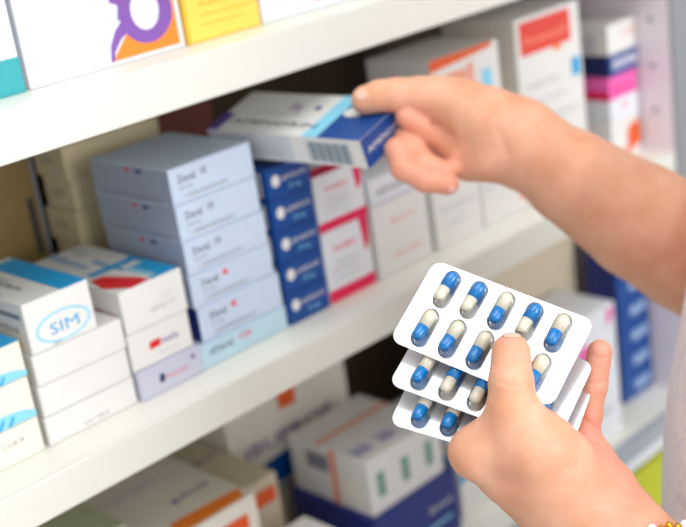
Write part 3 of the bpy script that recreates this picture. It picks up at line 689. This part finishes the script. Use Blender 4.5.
# ------------------------------------------------------------------ coat
rng = np.random.RandomState(3)
waves = [(rng.randn(3) * np.array([26, 26, 9]), rng.rand() * 6.28, .0016) for _ in range(7)]
C_body = [[(.78, -.43, .10, .178), (.78, -.43, .035, .198), (.78, -.43, -.03, .211), (.78, -.43, -.07, .219), (.78, -.43, -.13, .222), (.78, -.43, -.30, .222), (.78, -.43, -.50, .225)]]
def coat_sdf(P):
    P = np.array(P, np.float64)
    q = P - np.array([0, 0, Z0]); qy = q.copy(); qy[:, 1] = (q[:, 1] + .43) / .85 - .43
    d = None
    for a, b in zip(C_body[0], C_body[0][1:]):
        e = cone(qy, a, b) * .9; d = e if d is None else smin(d, e, .01)
    for sh in ([(.61, -.46, .075, .068), (.572, -.475, -.03, .064)], [(.95, -.46, .085, .070), (.915, -.37, .045, .066)], [(.65, -.46, .10, .072), (.91, -.46, .10, .072)]):
        d = smin(d, cone(q, *sh), .03)
    d = np.maximum(d, (q[:, 2] - .165) * 1.)
    for k, ph, am in waves: d = d + am * np.sin(q @ k + ph)
    return d
Vc, Qc = nets(coat_sdf, (.44, -.72, -.78 + Z0), (1.12, -.16, .22 + Z0), .006, .008)
Vc = project(Vc, coat_sdf, 1)
def coat_mat():
    m = mat('coat cotton', (248, 238, 242), .8, noise=.03, scale=300, bump=.4, bscale=1500)
    nt = m.node_tree; b = nt.nodes['Principled BSDF']; src = b.inputs['Base Color'].links[0].from_socket
    tc = nt.nodes['Texture Coordinate']; w = nt.nodes.new('ShaderNodeTexVoronoi'); w.feature = 'DISTANCE_TO_EDGE'; w.inputs['Scale'].default_value = 26
    n = nt.nodes.new('ShaderNodeTexNoise'); n.inputs['Scale'].default_value = 30; mxv = nt.nodes.new('ShaderNodeVectorMath'); mxv.operation = 'ADD'
    sc = nt.nodes.new('ShaderNodeVectorMath'); sc.operation = 'SCALE'; sc.inputs['Scale'].default_value = .06
    nt.links.new(tc.outputs['Object'], n.inputs['Vector']); nt.links.new(n.outputs['Color'], sc.inputs[0]); nt.links.new(sc.outputs[0], mxv.inputs[1]); nt.links.new(tc.outputs['Object'], mxv.inputs[0]); nt.links.new(mxv.outputs[0], w.inputs['Vector'])
    r = nt.nodes.new('ShaderNodeMath'); r.operation = 'LESS_THAN'; r.inputs[1].default_value = .035; nt.links.new(w.outputs['Distance'], r.inputs[0])
    f = nt.nodes.new('ShaderNodeMath'); f.operation = 'MULTIPLY'; f.inputs[1].default_value = .2; nt.links.new(r.outputs[0], f.inputs[0])
    mx = nt.nodes.new('ShaderNodeMix'); mx.data_type = 'RGBA'; nt.links.new(f.outputs[0], mx.inputs[0]); nt.links.new(src, mx.inputs[6]); mx.inputs[7].default_value = (*lin((196, 180, 204)), 1)
    nt.links.new(mx.outputs[2], b.inputs['Base Color']); return m
co = obj('coat', to_mesh('coat', Vc - np.array([.81, -.50, 0]), Qc, coat_mat()), person); co['label'] = 'pale pinkish white coat with faint lavender squiggles'
# trousers and shoes
def leg_sdf(P):
    q = np.array(P, np.float64); d = None
    for sx in (-.09, .09):
        e = chain(q, [(.78 + sx * .8, -.43, Z0 - .42, .105), (.78 + sx, -.44, .48, .075), (.78 + sx * 1.1, -.45, .09, .062)], .02)
        d = e if d is None else smin(d, e, .02)
    return np.maximum(d, .055 - q[:, 2]) + .002 * np.sin(q[:, 2] * 60 + q[:, 0] * 40)
Vl, Ql = nets(leg_sdf, (.54, -.62, .02), (1.02, -.26, .98), .010, .012)
obj('trousers', to_mesh('trousers', Vl - np.array([.81, -.50, 0]), Ql, mat('navy cotton', (44, 52, 84), .8)), person)
for sx in (-.1, .1):
    def shoe_sdf(P):
        q = np.array(P, np.float64); e = chain(q, [(.78 + sx, -.50, .045, .045), (.78 + sx, -.40, .040, .044), (.78 + sx, -.30, .030, .040)], .02)
        e = smin(e, chain(q, [(.78 + sx, -.47, .05, .044), (.78 + sx, -.46, .10, .046)], .01), .02)
        return np.maximum(np.maximum(e, .001 - q[:, 2]), q[:, 2] - .11)
    Vs, Qs = nets(shoe_sdf, (.78 + sx - .07, -.58, -.02), (.78 + sx + .07, -.22, .14), .006, .008)
    obj('shoe', to_mesh('shoe', Vs - np.array([.81, -.50, 0]), Qs, mat('white shoe leather', (226, 226, 224), .4)), person)
# hair
def hair_sdf(P):
    q = np.array(P, np.float64) - np.array([-.03, .03, Z0])
    d = cone(q, (.81, -.48, .335, .100), (.81, -.50, .30, .098)); d = smin(d, cone(q, (.81, -.545, .30, .07), (.81, -.555, .20, .055)), .03)
    cut = np.maximum(q[:, 1] + .445, -(q[:, 2] - .365))          # face left free
    return np.maximum(d, np.minimum(-(-.445 - q[:, 1]), .37 - q[:, 2])) + .0012 * np.sin(q[:, 0] * 420 + 3 * np.sin(q[:, 2] * 40))
Vh, Qh = nets(hair_sdf, (.66, -.68, .10 + Z0), (.96, -.32, .48 + Z0), .005, .006)
obj('hair', to_mesh('hair', Vh - np.array([.81, -.50, 0]), Qh, HAIR), person)
# bracelet
bc = at(655, 552, .724)
e1 = cx + .18 * cy; e1 /= np.linalg.norm(e1); e2 = cy * .6 + cz * .8; e2 = e2 - e1 * (e1 @ e2); e2 /= np.linalg.norm(e2); ax = np.cross(e1, e2)
br = obj('bracelet', None, person); br['label'] = 'gold bead bracelet with pale stones'
bm = bmesh.new(); bm2 = bmesh.new(); NBD = 44
for i in range(NBD):
    t = 2 * math.pi * i / NBD; dirn = e1 * math.cos(t) + e2 * math.sin(t)
    r = .030
    p = bc + dirn * .0345 - np.array([.81, -.50, 0])
    tgt, rad = (bm2, .0030) if i % 4 == 0 else (bm, .0024)
    bmesh.ops.create_icosphere(tgt, subdivisions=2, radius=rad, matrix=Matrix.Translation(Vector(p + ax * .0007 * (1 if i % 2 else -1))))
obj('bead_chain', fin(bm, 'bead_chain', GOLD), br); obj('stones', fin(bm2, 'stones', GEM), br)['label'] = 'pale stones'

# ------------------------------------------------------------------ light
w = bpy.data.worlds.new('world'); bpy.context.scene.world = w; w.use_nodes = True
w.node_tree.nodes['Background'].inputs[0].default_value = (.97, .985, 1, 1); w.node_tree.nodes['Background'].inputs[1].default_value = .60
def area(name, loc, tgt, size, power, col=(1, 1, 1)):
    l = bpy.data.lights.new(name, 'AREA'); l.shape = 'RECTANGLE'; l.size, l.size_y = size; l.energy = power; l.color = col
    o = bpy.data.objects.new(name, l); COL.objects.link(o); o.location = loc
    o.rotation_euler = (Vector(tgt) - Vector(loc)).to_track_quat('-Z', 'Y').to_euler()
area('ceiling_lamp', (.1, -.75, 3.1), (.3, -.3, 1.2), (2.0, 1.4), 24, (1, .99, .97))
area('front_area_light', (1.0, -3.1, 1.9), (.7, 0, 1.3), (2.6, 1.6), 66, (.98, .99, 1))  # added area light brightening the shelf fronts, no actual window
area('front_left_fill', (-1.9, -2.6, 1.9), (.6, 0, 1.2), (2.0, 1.6), 10, (.98, .99, 1))  # weak fill added from the front left, no real source there
vs_ = bpy.context.scene.view_settings; vs_.view_transform = 'Standard'; vs_.look = 'None'; vs_.gamma = 1; vs_.use_curve_mapping = False; vs_.exposure = .13
